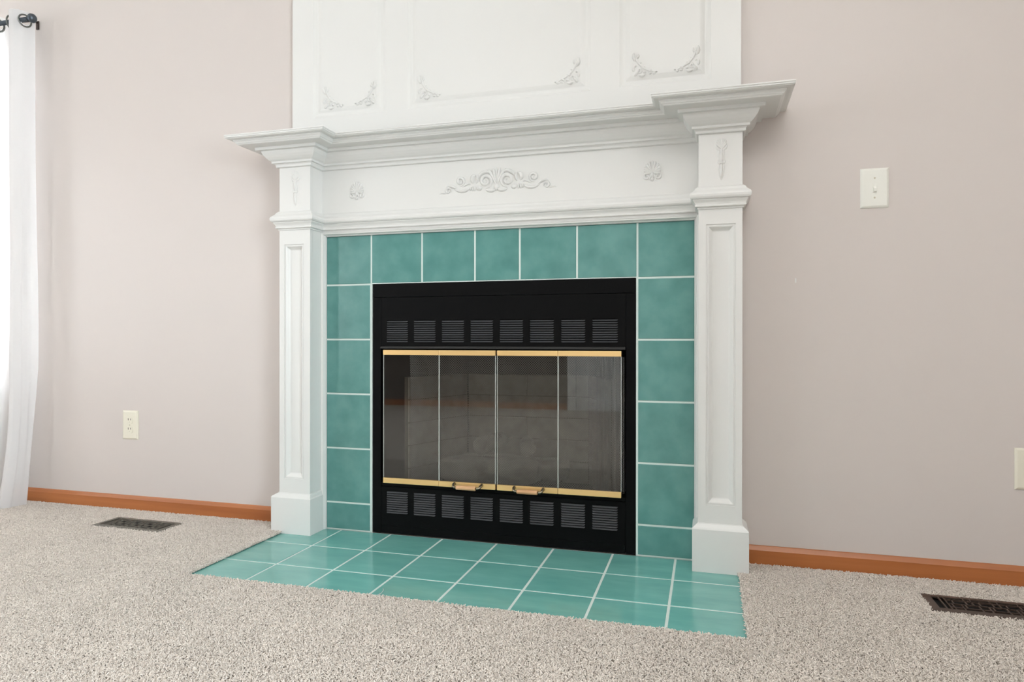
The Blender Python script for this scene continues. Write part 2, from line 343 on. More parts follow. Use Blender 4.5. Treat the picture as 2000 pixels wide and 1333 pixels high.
# ------------------------------------------------------------------ carpet (stuff)
HX0, HX1, HY = -0.205, 1.4155, -0.583
REG = [(-0.955, -0.629, -0.249, -0.117), (1.896, 2.222, -0.278, -0.147)]
PL = [(-0.250, -0.083, -0.106), (1.277, 1.4455, -0.108)]
def carpet():
    holes = [(HX0, HX1, HY, 0.02), (-0.250, -0.19, -0.106, 0.02), (1.40, 1.4455, -0.108, 0.02)] + [(a+0.004, b-0.004, c+0.004, d-0.004) for a, b, c, d in REG]
    P = (-1.80, 2.55, -1.42)                                    # zone that carries real pile
    xs = sorted({WL, WR, P[0], P[1], *[h[0] for h in holes], *[h[1] for h in holes]}); ys = sorted({WF, WY, P[2], *[h[2] for h in holes], *[min(h[3], WY) for h in holes]})
    bm = bmesh.new(); V = {}; inz = []
    def v(i, j):
        if (i, j) not in V: V[i, j] = bm.verts.new((xs[i], ys[j], 0.0030))
        return V[i, j]
    for i in range(len(xs)-1):
        for j in range(len(ys)-1):
            cx, cy = (xs[i]+xs[i+1])/2, (ys[j]+ys[j+1])/2
            if any(h[0] < cx < h[1] and h[2] < cy < h[3] for h in holes): continue
            bm.faces.new((v(i, j), v(i+1, j), v(i+1, j+1), v(i, j+1)))
            inz.append(P[0] < cx < P[1] and cy > P[2])
    me = bpy.data.meshes.new('carpet'); bm.to_mesh(me); bm.free()
    at = me.attributes.new('pile', 'FLOAT', 'FACE')
    for k, b in enumerate(inz): at.data[k].value = 1.0 if b else 0.0
    me.materials.append(M_back)
    o = link_me('carpet', me); tag(o, 'cream and taupe speckled plush carpet covering the floor around the hearth', 'carpet', kind='stuff')
    g = bpy.data.node_groups.new('carpet_pile', 'GeometryNodeTree')
    g.interface.new_socket('Geometry', in_out='INPUT', socket_type='NodeSocketGeometry'); g.interface.new_socket('Geometry', in_out='OUTPUT', socket_type='NodeSocketGeometry')
    N = g.nodes; L = g.links
    gi = N.new('NodeGroupInput'); go = N.new('NodeGroupOutput'); jo = N.new('GeometryNodeJoinGeometry')
    at = N.new('GeometryNodeInputNamedAttribute'); at.data_type = 'FLOAT'; at.inputs['Name'].default_value = 'pile'
    mu = N.new('ShaderNodeMath'); mu.operation = 'MULTIPLY'; mu.inputs[1].default_value = DENS
    dp = N.new('GeometryNodeDistributePointsOnFaces'); dp.distribute_method = 'RANDOM'
    L.new(gi.outputs[0], dp.inputs['Mesh']); L.new(at.outputs['Attribute'], mu.inputs[0]); L.new(mu.outputs[0], dp.inputs['Density'])
    g2 = N.new('GeometryNodeGeometryToInstance')
    for bend in ((0.0018, 0.0058, 0.0052, 0.0066), (-0.0022, 0.0050, 0.0034, 0.0074), (0.0005, 0.0074, 0.0062, 0.0056)):
        q = N.new('GeometryNodeCurveQuadraticBezier'); q.inputs['Resolution'].default_value = 5
        q.inputs['Start'].default_value = (0, 0, -0.001); q.inputs['Middle'].default_value = (bend[0], 0.001, bend[1]); q.inputs['End'].default_value = (bend[2], 0, bend[3])
        ci = N.new('GeometryNodeCurvePrimitiveCircle'); ci.inputs['Resolution'].default_value = 5; ci.inputs['Radius'].default_value = 0.00128
        cm = N.new('GeometryNodeCurveToMesh'); cm.inputs['Fill Caps'].default_value = True
        sm = N.new('GeometryNodeSetMaterial'); sm.inputs['Material'].default_value = M_carpet
        ss = N.new('GeometryNodeSetShadeSmooth')
        L.new(q.outputs[0], cm.inputs['Curve']); L.new(ci.outputs[0], cm.inputs['Profile Curve']); L.new(cm.outputs[0], sm.inputs[0]); L.new(sm.outputs[0], ss.inputs[0]); L.new(ss.outputs[0], g2.inputs[0])
    ip = N.new('GeometryNodeInstanceOnPoints'); ip.inputs['Pick Instance'].default_value = True
    rv = N.new('FunctionNodeRandomValue'); rv.data_type = 'FLOAT_VECTOR'; rv.inputs[0].default_value = (-0.48, -0.48, 0); rv.inputs[1].default_value = (0.48, 0.48, 6.283)
    rs = N.new('FunctionNodeRandomValue'); rs.data_type = 'FLOAT'; rs.inputs[2].default_value = 0.8; rs.inputs[3].default_value = 1.15; rs.inputs['Seed'].default_value = 5
    L.new(dp.outputs['Points'], ip.inputs['Points']); L.new(g2.outputs[0], ip.inputs['Instance']); L.new(rv.outputs[0], ip.inputs['Rotation']); L.new(rs.outputs[1], ip.inputs['Scale'])
    L.new(gi.outputs[0], jo.inputs[0]); L.new(ip.outputs[0], jo.inputs[0]); L.new(jo.outputs[0], go.inputs[0])
    md = o.modifiers.new('pile', 'NODES'); md.node_group = g
DENS = 118000
carpet()

# ------------------------------------------------------------------ tile surround and hearth
ts = thing('tile_surround', 'teal glazed tile facing with white grout around the black fireplace insert', 'tile surround')
gb = holed_wall(bmesh.new(), -0.0784, 1.2812, 0.0004, 1.1165, 0.0016, WY-0.0006, [(0.1125, 1.0925, 0.0, 0.9335)])
link('grout', gb, M_grout, ts)
G = 0.0033
rowx = [-0.0785, 0.1094, 0.3151, 0.5206, 0.6873, 0.8916, 1.0965, 1.2825]
colz = [0.001, 0.1042, 0.3111, 0.5180, 0.7250, 0.9320]
def wtile(x0, x1, z0, z1):
    cx, cz = (x0+x1)/2, (z0+z1)/2
    o = link('tile', chamfer_front(x0-cx, x1-cx, z0-cz, z1-cz, 0, 0.0022), M_tile, ts, loc=(cx, R.uniform(-0.0003, 0.0003), cz))
for a, b in zip(rowx, rowx[1:]):
    wtile(a+G if a > 0 else -0.0783, b-G if b < 1.2 else 1.2811, colz[-1]+(G if (a < 0 or b > 1.2) else 0.0048), 1.1164)
for a, b in zip(colz, colz[1:]):
    wtile(-0.0783, 0.1042, a+G, b-G); wtile(1.0995, 1.2811, a+G, b-G)

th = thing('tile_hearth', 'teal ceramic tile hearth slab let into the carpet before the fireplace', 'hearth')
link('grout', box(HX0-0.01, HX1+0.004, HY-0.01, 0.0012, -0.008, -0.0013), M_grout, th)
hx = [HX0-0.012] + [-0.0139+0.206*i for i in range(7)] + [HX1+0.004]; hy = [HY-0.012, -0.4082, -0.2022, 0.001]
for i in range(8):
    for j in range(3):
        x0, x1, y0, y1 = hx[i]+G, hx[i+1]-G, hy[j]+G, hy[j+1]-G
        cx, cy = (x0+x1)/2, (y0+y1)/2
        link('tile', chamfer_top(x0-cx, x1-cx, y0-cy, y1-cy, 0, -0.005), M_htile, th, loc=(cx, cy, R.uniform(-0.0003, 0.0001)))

# ------------------------------------------------------------------ mantel
XL0, XL1, XR0, XR1 = -0.2218, -0.0915, 1.2950, 1.4258; YS, YF = -0.0945, -0.0115
def plan(o):
    return [(XL0-o, WY), (XL0-o, YS-o), (XL1+o, YS-o), (XL1+o, YF-o), (XR0-o, YF-o), (XR0-o, YS-o), (XR1+o, YS-o), (XR1+o, WY)]
mt = thing('fireplace_mantel', 'white mantel', 'mantel')
mt['label'] = 'white painted wooden mantel with panelled pilasters and stepped crown shelf'
shelf = [(-0.004, 1.466), (0.132, 1.466), (0.1365, 1.4642), (0.1375, 1.4615), (0.1365, 1.4598), (0.1345, 1.4592), (0.1345, 1.4576), (0.1365, 1.4570), (0.1360, 1.4545), (0.1330, 1.4535), (0.1330, 1.4522), (0.1300, 1.4508), (0.1260, 1.4498), (-0.004, 1.4498)]
link('shelf', sweep(shelf, plan), M_white, mt)
crown = [(-0.004, 1.4499), (0.1154, 1.4499), (0.1154, 1.4460), (0.1120, 1.4440), (0.1095, 1.4405), (0.1095, 1.4388), (0.1065, 1.4378), (0.1050, 1.4350), (0.1015, 1.4335),
         (0.0620, 1.4330), (0.0615, 1.4228), (0.0470, 1.4224), (0.0455, 1.4170), (0.0415, 1.4085), (0.0350, 1.4000), (0.0280, 1.3930), (0.0215, 1.3890),
         (0.0205, 1.3885), (0.0205, 1.3812), (0.0125, 1.3805), (0.0095, 1.3760), (0.0090, 1.3690), (0.0055, 1.3672), (-0.004, 1.3670)]
link('crown_molding', sweep(crown, plan), M_white, mt)
arch = [(-0.004, 1.2045), (0.002, 1.2035), (0.008, 1.1990), (0.0125, 1.1915), (0.0180, 1.1865), (0.0235, 1.1815), (0.0258, 1.1755), (0.0250, 1.1690), (0.0222, 1.1642), (0.0165, 1.1625),
        (0.0165, 1.1590), (0.0150, 1.1580), (0.0110, 1.1520), (0.0092, 1.1465), (0.0108, 1.1450), (0.0108, 1.1405), (0.0065, 1.1390), (0.0035, 1.1375), (0.0035, 1.1335), (-0.004, 1.1330)]
link('architrave_molding', sweep(arch, plan), M_white, mt)
link('frieze_board', box(XL1-0.003, XR0+0.003, YF, WY, 1.1275, 1.460), M_white, mt)
def husk(bm, cx, zt, y0):
    """flared shell top over two tapering buds, about 0.135 m long"""
    for k in range(7):
        a = PI*(0.5+(k-3)*0.082); l = 0.030 if k not in (0, 6) else 0.024
        rtube(bm, [(cx, zt-0.036), (cx+0.45*l*math.cos(a), zt-0.036+0.5*l*math.sin(a)), (cx+0.8*l*math.cos(a), zt-0.036+0.9*l*math.sin(a)), (cx+0.82*l*math.cos(a), zt-0.036+1.15*l*math.sin(a))], 0.0030, 0.0046, y0)
    for sg in (-1, 1):
        rtube(bm, bez((cx+sg*0.003, zt-0.040), (cx+sg*0.016, zt-0.038), (cx+sg*0.018, zt-0.026), (cx+sg*0.014, zt-0.020), 8), 0.0030, 0.0022, y0)
        rtube(bm, bez((cx+sg*0.003, zt-0.082), (cx+sg*0.010, zt-0.082), (cx+sg*0.012, zt-0.074), (cx+sg*0.010, zt-0.068), 7), 0.0026, 0.0020, y0)
        rtube(bm, bez((cx+sg*0.007, zt-0.036), (cx+sg*0.008, zt-0.052), (cx+sg*0.004, zt-0.066), (cx+sg*0.005, zt-0.080), 8), 0.0034, 0.0030, y0)
        rtube(bm, bez((cx+sg*0.006, zt-0.080), (cx+sg*0.008, zt-0.098), (cx+sg*0.004, zt-0.116), (cx+sg*0.001, zt-0.134), 9), 0.0036, 0.0020, y0)
    dome(bm, cx, zt-0.056, 0.0055, 0.022, 0.0075, y0); dome(bm, cx, zt-0.102, 0.0050, 0.026, 0.0075, y0); dome(bm, cx, zt-0.080, 0.0075, 0.0040, 0.0070, y0)
for (x0, x1, pz0, pz1, pl, px0, px1) in ((XL0, XL1, 0.2036, 1.0800, PL[0], -0.2018, -0.1180), (XR0, XR1, 0.2075, 1.0855, PL[1], 1.3178, 1.4062)):
    dep = 0.015; bm = bmesh.new()
    B(bm, x0, x1, YS+dep, WY, 0.130, 1.458)
    B(bm, x0, px0, YS, YS+dep+0.001, 0.130, 1.458); B(bm, px1, x1, YS, YS+dep+0.001, 0.130, 1.458)
    B(bm, px0, px1, YS, YS+dep+0.001, 0.130, pz0); B(bm, px0, px1, YS, YS+dep+0.001, pz1, 1.458)
    p = link('pilaster', bm, M_white, mt)
    pm = rings_front(bmesh.new(), px0, px1, pz0, pz1, YS, ((0, 0.0004), (0.0005, 0.003), (0.004, 0.003), (0.005, 0.0018), (0.0075, 0.0022), (0.010, 0.0045), (0.0145, 0.0100), (0.018, 0.0135), (0.0205, 0.0147), (0.023, 0.0148)))
    link('panel_molding', pm, M_white, p)
    bm = bmesh.new(); L = []
    a, b, yf = pl; ta, tb = x0-0.003, x1+0.003
    for (xa, xb, y, z) in ((a, b, yf, 0.0), (a, b, yf, 0.133), (a+0.0025, b-0.0025, yf+0.0025, 0.138), (ta, tb, YS-0.003, 0.1495), (ta, tb, YS-0.003, 0.151)):
        L.append([bm.verts.new(q) for q in ((xa, WY, z), (xa, y, z), (xb, y, z), (xb, WY, z))])
    for c, d in zip(L, L[1:]):
        for k in range(4): bm.faces.new((c[k], c[(k+1) % 4], d[(k+1) % 4], d[k]))
    bm.faces.new(L[0]); bm.faces.new(L[-1])
    link('plinth', bm, M_white, p)
    bm = bmesh.new(); husk(bm, (x0+x1)/2+0.003, 1.354, YS); link('husk_applique', bm, M_white, p, smooth=True)
# thin trim between mantel and tiles
def trim_v(name, xo, xi):
    s = 1 if xi > xo else -1; prof = [(xo, WY), (xo, -0.0205), (xo+s*0.0015, -0.0215), (xo+s*0.006, -0.0190), (xo+s*0.0085, -0.0190), (xo+s*0.0115, -0.0100), (xi, -0.0070), (xi, WY)]
    bm = bmesh.new(); L = [[bm.verts.new((x, y, z)) for x, y in prof] for z in (0.0, 1.132)]
    n = len(prof)
    for k in range(n): bm.faces.new((L[0][k], L[0][(k+1) % n], L[1][(k+1) % n], L[1][k]))
    bm.faces.new(L[0]); bm.faces.new(L[1]); link(name, bm, M_white, mt)
trim_v('tile_trim', XL1, -0.0787); trim_v('tile_trim', XR0, 1.2815)
bm = bmesh.new(); prof = [(1.1322, 0.001), (1.1322, -0.0205), (1.1308, -0.0215), (1.1265, -0.0190), (1.1240, -0.0190), (1.1205, -0.0100), (1.1168, -0.0070), (1.1168, 0.001)]
L = [[bm.verts.new((x+s*(1.1322-z), y, z)) for z, y in prof] for x, s in ((XL1, 1), (XR0, -1))]
for k in range(8): bm.faces.new((L[0][k], L[0][(k+1) % 8], L[1][(k+1) % 8], L[1][k]))
bm.faces.new(L[0]); bm.faces.new(L[1]); link('tile_trim', bm, M_white, mt)
# carved scroll applique in the middle of the frieze
bm = bmesh.new(); CX, CZ = 0.6055, 1.2515; _rt = rtube
def rtube(b, p, r0, r1, y0): _rt(b, p, r0*1.32, r1*1.32, y0, depth=0.0105, seg=6)
for s in (-1, 1):
    T = lambda pts: [(CX+s*x, CZ+z) for x, z in pts]
    rtube(bm, T([(0.218, 0.001), (0.207, 0.0035), (0.197, 0.003), (0.188, 0.0005)]), 0.0022, 0.0035, YF)
    rtube(bm, T(spiral(0.182, 0.010, 0.0125, PI*1.15, -1.35)), 0.0042, 0.0026, YF)
    rtube(bm, T(bez((0.190, 0.022), (0.178, 0.032), (0.165, 0.026), (0.152, 0.016))), 0.0030, 0.0045, YF)
    rtube(bm, T(spiral(0.136, 0.041, 0.0175, -PI*0.45, -1.5)), 0.0048, 0.0028, YF)
    rtube(bm, T(bez((0.160, 0.018), (0.140, 0.000), (0.120, 0.002), (0.100, 0.015))), 0.0030, 0.0055, YF)
    rtube(bm, T(bez((0.128, 0.020), (0.112, 0.030), (0.104, 0.034), (0.096, 0.026))), 0.0034, 0.0026, YF)
    for x, r in ((0.097, 0.0045), (0.089, 0.0058), (0.081, 0.0062)): dome(bm, CX+s*x, CZ+0.012, 0.0036, r*1.6, 0.0062, YF)
    dome(bm, CX+s*0.064, CZ+0.012, 0.0105, 0.0095, 0.0075, YF, seg=12)
    rtube(bm, T(bez((0.088, 0.032), (0.096, 0.046), (0.090, 0.060), (0.076, 0.060))), 0.0060, 0.0040, YF)
    rtube(bm, T(bez((0.076, 0.060), (0.068, 0.054), (0.070, 0.038), (0.076, 0.030))), 0.0040, 0.0030, YF)
    rtube(bm, T(spiral(0.040, 0.036, 0.0255, -PI*0.5, -1.55, 28)), 0.0060, 0.0034, YF)
    rtube(bm, T(bez((0.066, 0.050), (0.052, 0.076), (0.030, 0.074), (0.018, 0.058))), 0.0056, 0.0036, YF)
    rtube(bm, T(bez((0.004, 0.022), (0.010, 0.046), (0.020, 0.066), (0.034, 0.077))), 0.0034, 0.0050, YF)
    rtube(bm, T(bez((0.002, 0.024), (0.005, 0.048), (0.009, 0.068), (0.014, 0.082))), 0.0034, 0.0048, YF)
    rtube(bm, T(bez((0.040, 0.006), (0.026, 0.000), (0.014, 0.000), (0.004, 0.008))), 0.0040, 0.0056, YF)
dome(bm, CX, CZ+0.014, 0.009, 0.014, 0.008, YF); dome(bm, CX, CZ+0.060, 0.0042, 0.024, 0.006, YF)
link('scroll_applique', bm, M_white, mt, smooth=True)
def rtube(b, p, r0, r1, y0): _rt(b, p, r0*1.12, r1*1.12, y0, depth=0.009)
for sx in (0.0565, 1.1465):
    bm = bmesh.new(); bx, bz = sx, 1.276
    for k in range(11):
        a = PI*(-0.02+1.04*k/10); l = 0.031+0.009*max(0, math.sin(a))
        rtube(bm, [(bx+0.004*math.cos(a), bz+0.002+0.004*math.sin(a))]+[(bx+q*l*math.cos(a)*0.86, bz+0.002+q*l*math.sin(a)) for q in (0.35, 0.65, 0.88, 1.0)], 0.0022, 0.0058, YF)
    for s in (-1, 1):
        rtube(bm, [(bx+s*(x-bx), z) for x, z in spiral(bx+0.0185, bz-0.010, 0.0105, PI*0.6, -1.35, 18)], 0.0040, 0.0026, YF)
        rtube(bm, [(bx+s*0.004, bz-0.004), (bx+s*0.009, bz-0.014), (bx+s*0.006, bz-0.024)], 0.0036, 0.0022, YF)
    dome(bm, bx, bz-0.004, 0.007, 0.010, 0.0080, YF); dome(bm, bx, bz-0.019, 0.005, 0.008, 0.0065, YF)
    link('shell_applique', bm, M_white, mt, smooth=True)

# ------------------------------------------------------------------ panelled overmantel
om = thing('overmantel_panelling', 'tall white panelled overmantel board standing on the mantel shelf', 'overmantel', (0.6, 0, 1.466))
om.location = (0, 0, 0)
OT = CH; PZ0, PZ1 = 1.5715, 2.45
ox = [-0.2218, -0.1305, 0.1712, 0.2627, 0.9390, 1.0377, 1.3331, 1.4250]
fr = holed_wall(bmesh.new(), ox[0], ox[-1], 1.466, OT, YF, WY, [(ox[1], ox[2], PZ0, PZ1), (ox[3], ox[4], PZ0, PZ1), (ox[5], ox[6], PZ0, PZ1)])
link('face_frame', fr, M_white, om)
def corner(bm, cx, cz, sx, k=1.0):
    T = lambda pts: [(cx+sx*x*k, cz+z*k) for x, z in pts]
    def leaf(x0, z0, x1, z1, r, b=0.0):
        mx, mz = (x0+x1)/2-b*(z1-z0), (z0+z1)/2+b*(x1-x0); rtube(bm, T([(x0, z0), (x0*0.6+mx*0.4, z0*0.6+mz*0.4), (mx, mz), (x1*0.5+mx*0.5, z1*0.5+mz*0.5), (x1, z1)]), r, r*0.55, YF)
    rtube(bm, T(bez((0.012, 0.086), (0.010, 0.050), (0.034, 0.024), (0.080, 0.012), 14)), 0.0036, 0.0030, YF)
    leaf(0.010, 0.058, 0.004, 0.090, 0.0062, 0.15); leaf(0.014, 0.066, 0.020, 0.084, 0.0040, -0.2)
    leaf(0.054, 0.013, 0.070, 0.019, 0.0042, 0.2); leaf(0.030, 0.030, 0.044, 0.036, 0.0040, -0.2); leaf(0.020, 0.044, 0.032, 0.050, 0.0036, 0.2)
    leaf(0.006, 0.004, 0.022, 0.022, 0.0052); leaf(0.004, 0.020, 0.010, 0.046, 0.0050, 0.2); leaf(0.022, 0.005, 0.046, 0.008, 0.0050, -0.2)
    rtube(bm, T(spiral(0.024, 0.022, 0.0100, PI*1.2, 1.2, 14)), 0.0036, 0.0024, YF)
    for x, z, r in ((0.062, 0.009, 0.0060), (0.076, 0.008, 0.0062), (0.084, 0.012, 0.0036), (0.042, 0.014, 0.0056), (0.010, 0.040, 0.0052)): dome(bm, cx+sx*x*k, cz+z*k, r*k, r*0.85*k, 0.0055, YF)
for (a, b, k) in ((ox[1], ox[2], 1.0), (ox[3], ox[4], 1.0), (ox[5], ox[6], 0.92)):
    bm = rings_front(bmesh.new(), a, b, PZ0, PZ1, YF, ((0, 0), (0.0015, 0.0010), (0.009, 0.0042), (0.016, 0.0056), (0.020, 0.0056), (0.0285, 0.0020), (0.0345, 0.0002), (0.0370, 0.0)))
    p = link('panel', bm, M_white, om)
    for sx, px in ((1, a+0.044), (-1, b-0.037)):
        bm = bmesh.new(); corner(bm, px, PZ0+0.030, sx, k); link('corner_applique', bm, M_white, p, smooth=True)

# ------------------------------------------------------------------ fireplace insert
FI = thing('fireplace_insert', 'black steel fireplace insert with louvred panels and brass-railed glass doors', 'fireplace')
Y = 0.0045; X0, X1 = 0.1140, 1.0912; SX0, SX1 = 0.1478, 1.0573
link('frame_rail', box(X0, X1, Y, 0.03, 0.8828, 0.9325, 0.0012), M_black, FI)
link('frame_stile', box(X0, SX0-0.0006, Y+0.0004, 0.03, 0.0005, 0.8818, 0.0012), M_black, FI)
link('frame_stile', box(SX1+0.0006, X1, Y+0.0004, 0.03, 0.0005, 0.8818, 0.0012), M_black, FI)
vu = [0.1704, .2576, .2805, .3672, .3906, .4779, .5018, .5879, .6122, .6987, .7229, .8096, .8346, .9200, .9435, 1.0314]
slat_cache = {}
def louver(name, z0, z1, vz0, vz1):
    holes = [(vu[i], vu[i+1], vz0, vz1) for i in range(0, 16, 2)]
    p = link(name, holed_wall(bmesh.new(), SX0+0.0006, SX1-0.0006, z0, z1, Y+0.0016, Y+0.0036, holes), M_black, FI)
    n = 10; pitch = (vz1-vz0)/n
    for i in range(0, 16, 2):
        wd = vu[i+1]-vu[i]; key = round(wd, 3)
        if key not in slat_cache:
            bm = bmesh.new(); h = 0.0056; prof = ((0.0034, 0.0044), (0.0018, 0.0040), (-0.0024, 0.0010), (-0.0034, 0.0), (-0.0026, -0.0004), (0.0042, 0.0036)); W = key/2+0.0006
            L = [[bm.verts.new((sx*(W-(0.004 if y < 0 else 0)), y, z)) for y, z in prof] for sx in (-1, 1)]
            for k in range(6): bm.faces.new((L[0][k], L[0][(k+1) % 6], L[1][(k+1) % 6], L[1][k]))
            bm.faces.new(L[0]); bm.faces.new(L[1])
            bmesh.ops.recalc_face_normals(bm, faces=bm.faces)
            me = bpy.data.meshes.new('slat'); bm.to_mesh(me); bm.free(); me.materials.append(M_slat); slat_cache[key] = me
        for k in range(n):
            link_me('slat', slat_cache[key], p, ((vu[i]+vu[i+1])/2, Y+0.0016, vz0+k*pitch+0.0008))
    return p
louver('upper_louver_panel', 0.7008, 0.8818, 0.7150, 0.7965)
louver('lower_louver_panel', 0.0305, 0.1745, 0.0765, 0.1600)
bm = bmesh.new(); prof = ((Y+0.01, 0.6998), (Y-0.003, 0.6998), (Y-0.0085, 0.6925), (Y-0.0085, 0.6912), (Y+0.01, 0.6912))
L = [[bm.verts.new((x, y, z)) for y, z in prof] for x in (SX0+0.0008, SX1-0.0008)]
for k in range(5): bm.faces.new((L[0][k], L[0][(k+1) % 5], L[1][(k+1) % 5], L[1][k]))
bm.faces.new(L[0]); bm.faces.new(L[1]); link('hood_strip', bm, M_hood, FI)
link('kick_plate', box(SX0+0.001, SX1-0.001, Y+0.001, 0.03, 0.0012, 0.0295, 0.0008), M_black, FI)
link('door_sill', box(SX0, SX1, Y+0.004, 0.06, 0.1755, 0.1890, 0.001), M_black, FI)
# liner: dark steel box behind the face
bm = bmesh.new()
B(bm, 0.118, 1.088, 0.030, 0.036, 0.002, 0.176); B(bm, 0.118, 1.088, 0.030, 0.036, 0.700, 0.930)
B(bm, 0.118, 0.1455, 0.030, 0.050, 0.176, 0.700); B(bm, 1.0595, 1.088, 0.030, 0.050, 0.176, 0.700)
B(bm, 0.115, 0.121, 0.036, 0.52, 0.002, 0.93); B(bm, 1.084, 1.090, 0.036, 0.52, 0.002, 0.93)
B(bm, 0.121, 1.084, 0.514, 0.52, 0.002, 0.93); B(bm, 0.121, 1.084, 0.036, 0.514, 0.130, 0.138); B(bm, 0.121, 1.084, 0.036, 0.514, 0.76, 0.77)
link('firebox_liner', bm, M_dark, FI)
# firebrick panels: back, two splayed sides; each brick a sub-part
def brick_panel(p0, p1, rows, cols, zb, rh, thick):
    p0, p1 = Vector((*p0, 0)), Vector((*p1, 0)); d = (p1-p0); ln = d.length; ang = math.atan2(d.y, d.x)
    bm = box(0, ln, 0.006, thick, zb, zb+rows*rh)
    o = link('firebrick_panel', bm, mat_joint, FI, loc=(p0.x, p0.y, 0)); o.rotation_euler = (0, 0, ang)
    for r in range(rows):
        off = 0.5 if (r % 2 and cols > 1) else 0.0; e = [0.0] + [(c+off)*ln/cols for c in range(0 if off else 1, cols)] + [ln]
        for a, b in zip(e, e[1:]):
            if b-a < 0.02: continue
            cx = (a+b)/2; hw = (b-a)/2-0.0014
            link('brick', chamfer_front(-hw, hw, -rh/2+0.0014, rh/2-0.0014, 0, 0.007, 0.002), M_brick, o, loc=(cx, R.uniform(0, 0.001), zb+(r+0.5)*rh))
mat_joint = mat('firebrick_joint', srgb(128, 122, 112), 0.95)
ZB, RH = 0.1385, 0.0882
brick_panel((0.345, 0.42), (0.862, 0.42), 5, 2, ZB, RH, 0.03)
brick_panel((0.218, 0.10), (0.345, 0.42), 5, 1, ZB, RH, 0.024)
brick_panel((0.862, 0.42), (0.990, 0.10), 5, 1, ZB, RH, 0.024)
# doors
def door(xa, xb, ang, handle_x, hinge_left):
    z0, z1, yf = 0.1920, 0.6862, -0.0125; RHt = 0.0186
    cx = xa if hinge_left else xb
    pane = link('glass_door', box(xa-cx+0.0012, xb-cx-0.0012, 0.004, 0.008, z0+0.006, z1-0.006), M_glass, FI, loc=(cx, yf, 0)); pane.rotation_euler = (0, 0, ang)
    for (a, b) in ((z0, z0+RHt+0.001), (z1-RHt, z1)):
        bm = box(xa-cx+0.0004, xb-cx-0.0004, 0.0, 0.0125, a, b, 0.0012, 2); link('brass_rail', bm, M_brass, pane)
    for x in (xa-cx+0.0002, xb-cx-0.0015):
        link('edge_strip', box(x, x+0.0013, 0.0028, 0.0092, z0+RHt+0.001, z1-RHt), M_edge, pane)
    if handle_x is not None:
        hx, hz = handle_x-cx, z0+0.0085
        for s in (-1, 1):
            bm = bmesh.new(); tube(bm, [(hx+s*0.052, 0.001, hz+0.005), (hx+s*0.052, -0.010, hz+0.004), (hx+s*0.049, -0.020, hz-0.001), (hx+s*0.044, -0.023, hz-0.003), (hx+s*0.036, -0.023, hz-0.003)], [0.0062, 0.0055, 0.0048, 0.0042, 0.0040], 10)
            link('handle_bracket', bm, M_chrome, pane, smooth=True)
        bm = lathe_x(bmesh.new(), hx, -0.023, hz-0.003, [(-0.0365, 0.0062), (-0.0355, 0.0078), (0.0355, 0.0078), (0.0365, 0.0062)], 14); link('handle_grip', bm, M_grip, pane)
door(0.1645, 0.3868, 0.004, None, True)
door(0.3872, 0.6020, -0.003, 0.5000, True)
door(0.6080, 0.8276, 0.006, 0.7245, False)
door(0.8280, 1.0452, -0.004, None, False)
# pleated wire curtains on a rod behind the doors
def screen(xa, xb, bunch_left, seed):
    rr = random.Random(seed); bm = bmesh.new(); uvl = bm.loops.layers.uv.new('UVMap'); nx, nz = 220, 10; s = 0.0; cols = []; prev = None
    for i in range(nx+1):
        t = i/nx; k = t if not bunch_left else 1-t                  # k: 0 loose .. 1 bunched at the jamb
        x = xa+(xb-xa)*t; dense = 0.0 if bunch_left is None else 1/(1+math.exp(-(k-0.80)*26))
        amp = 0.0035+0.020*dense; ph = 2*PI*(x/0.105 if dense < 0.5 else x/0.031)
        y = 0.058+amp*math.sin(ph)+0.002*math.sin(31*x+seed)
        if prev: s += math.hypot(x-prev[0], y-prev[1])
        prev = (x, y); cols.append((s, [bm.verts.new((x, y+0.004*math.sin(9*j/nz+7*x), 0.196+(0.470)*j/nz)) for j in range(nz+1)]))
    for (sa, a), (sb, b) in zip(cols, cols[1:]):
        for j in range(nz):
            f = bm.faces.new((a[j], b[j], b[j+1], a[j+1]))
            for lp, (u, v) in zip(f.loops, ((sa, j), (sb, j), (sb, j+1), (sa, j+1))): lp[uvl].uv = (u, 0.47*v/nz)
    if bunch_left is False:                                         # the gathered end hangs in a second fold
        s = 0.0; cols = []; prev = None
        for i in range(81):
            x = 0.945+0.105*i/80; y = 0.076+0.014*math.sin(2*PI*x/0.027+1.0)
            if prev: s += math.hypot(x-prev[0], y-prev[1])
            prev = (x, y); cols.append((s, [bm.verts.new((x, y, 0.196+0.470*j/nz)) for j in range(nz+1)]))
        for (sa, a), (sb, b) in zip(cols, cols[1:]):
            for j in range(nz):
                f = bm.faces.new((a[j], b[j], b[j+1], a[j+1]))
                for lp, (u, v) in zip(f.loops, ((sa, j), (sb, j), (sb, j+1), (sa, j+1))): lp[uvl].uv = (u, 0.47*v/nz)
    link('mesh_screen', bm, M_mesh, FI, smooth=True, recalc=False)
screen(0.240, 0.603, None, 1); screen(0.603, 1.050, False, 2)
bm = bmesh.new(); tube(bm, [(0.15, 0.058, 0.672), (1.055, 0.058, 0.672)], 0.004, 8); link('screen_rod', bm, M_black, FI)

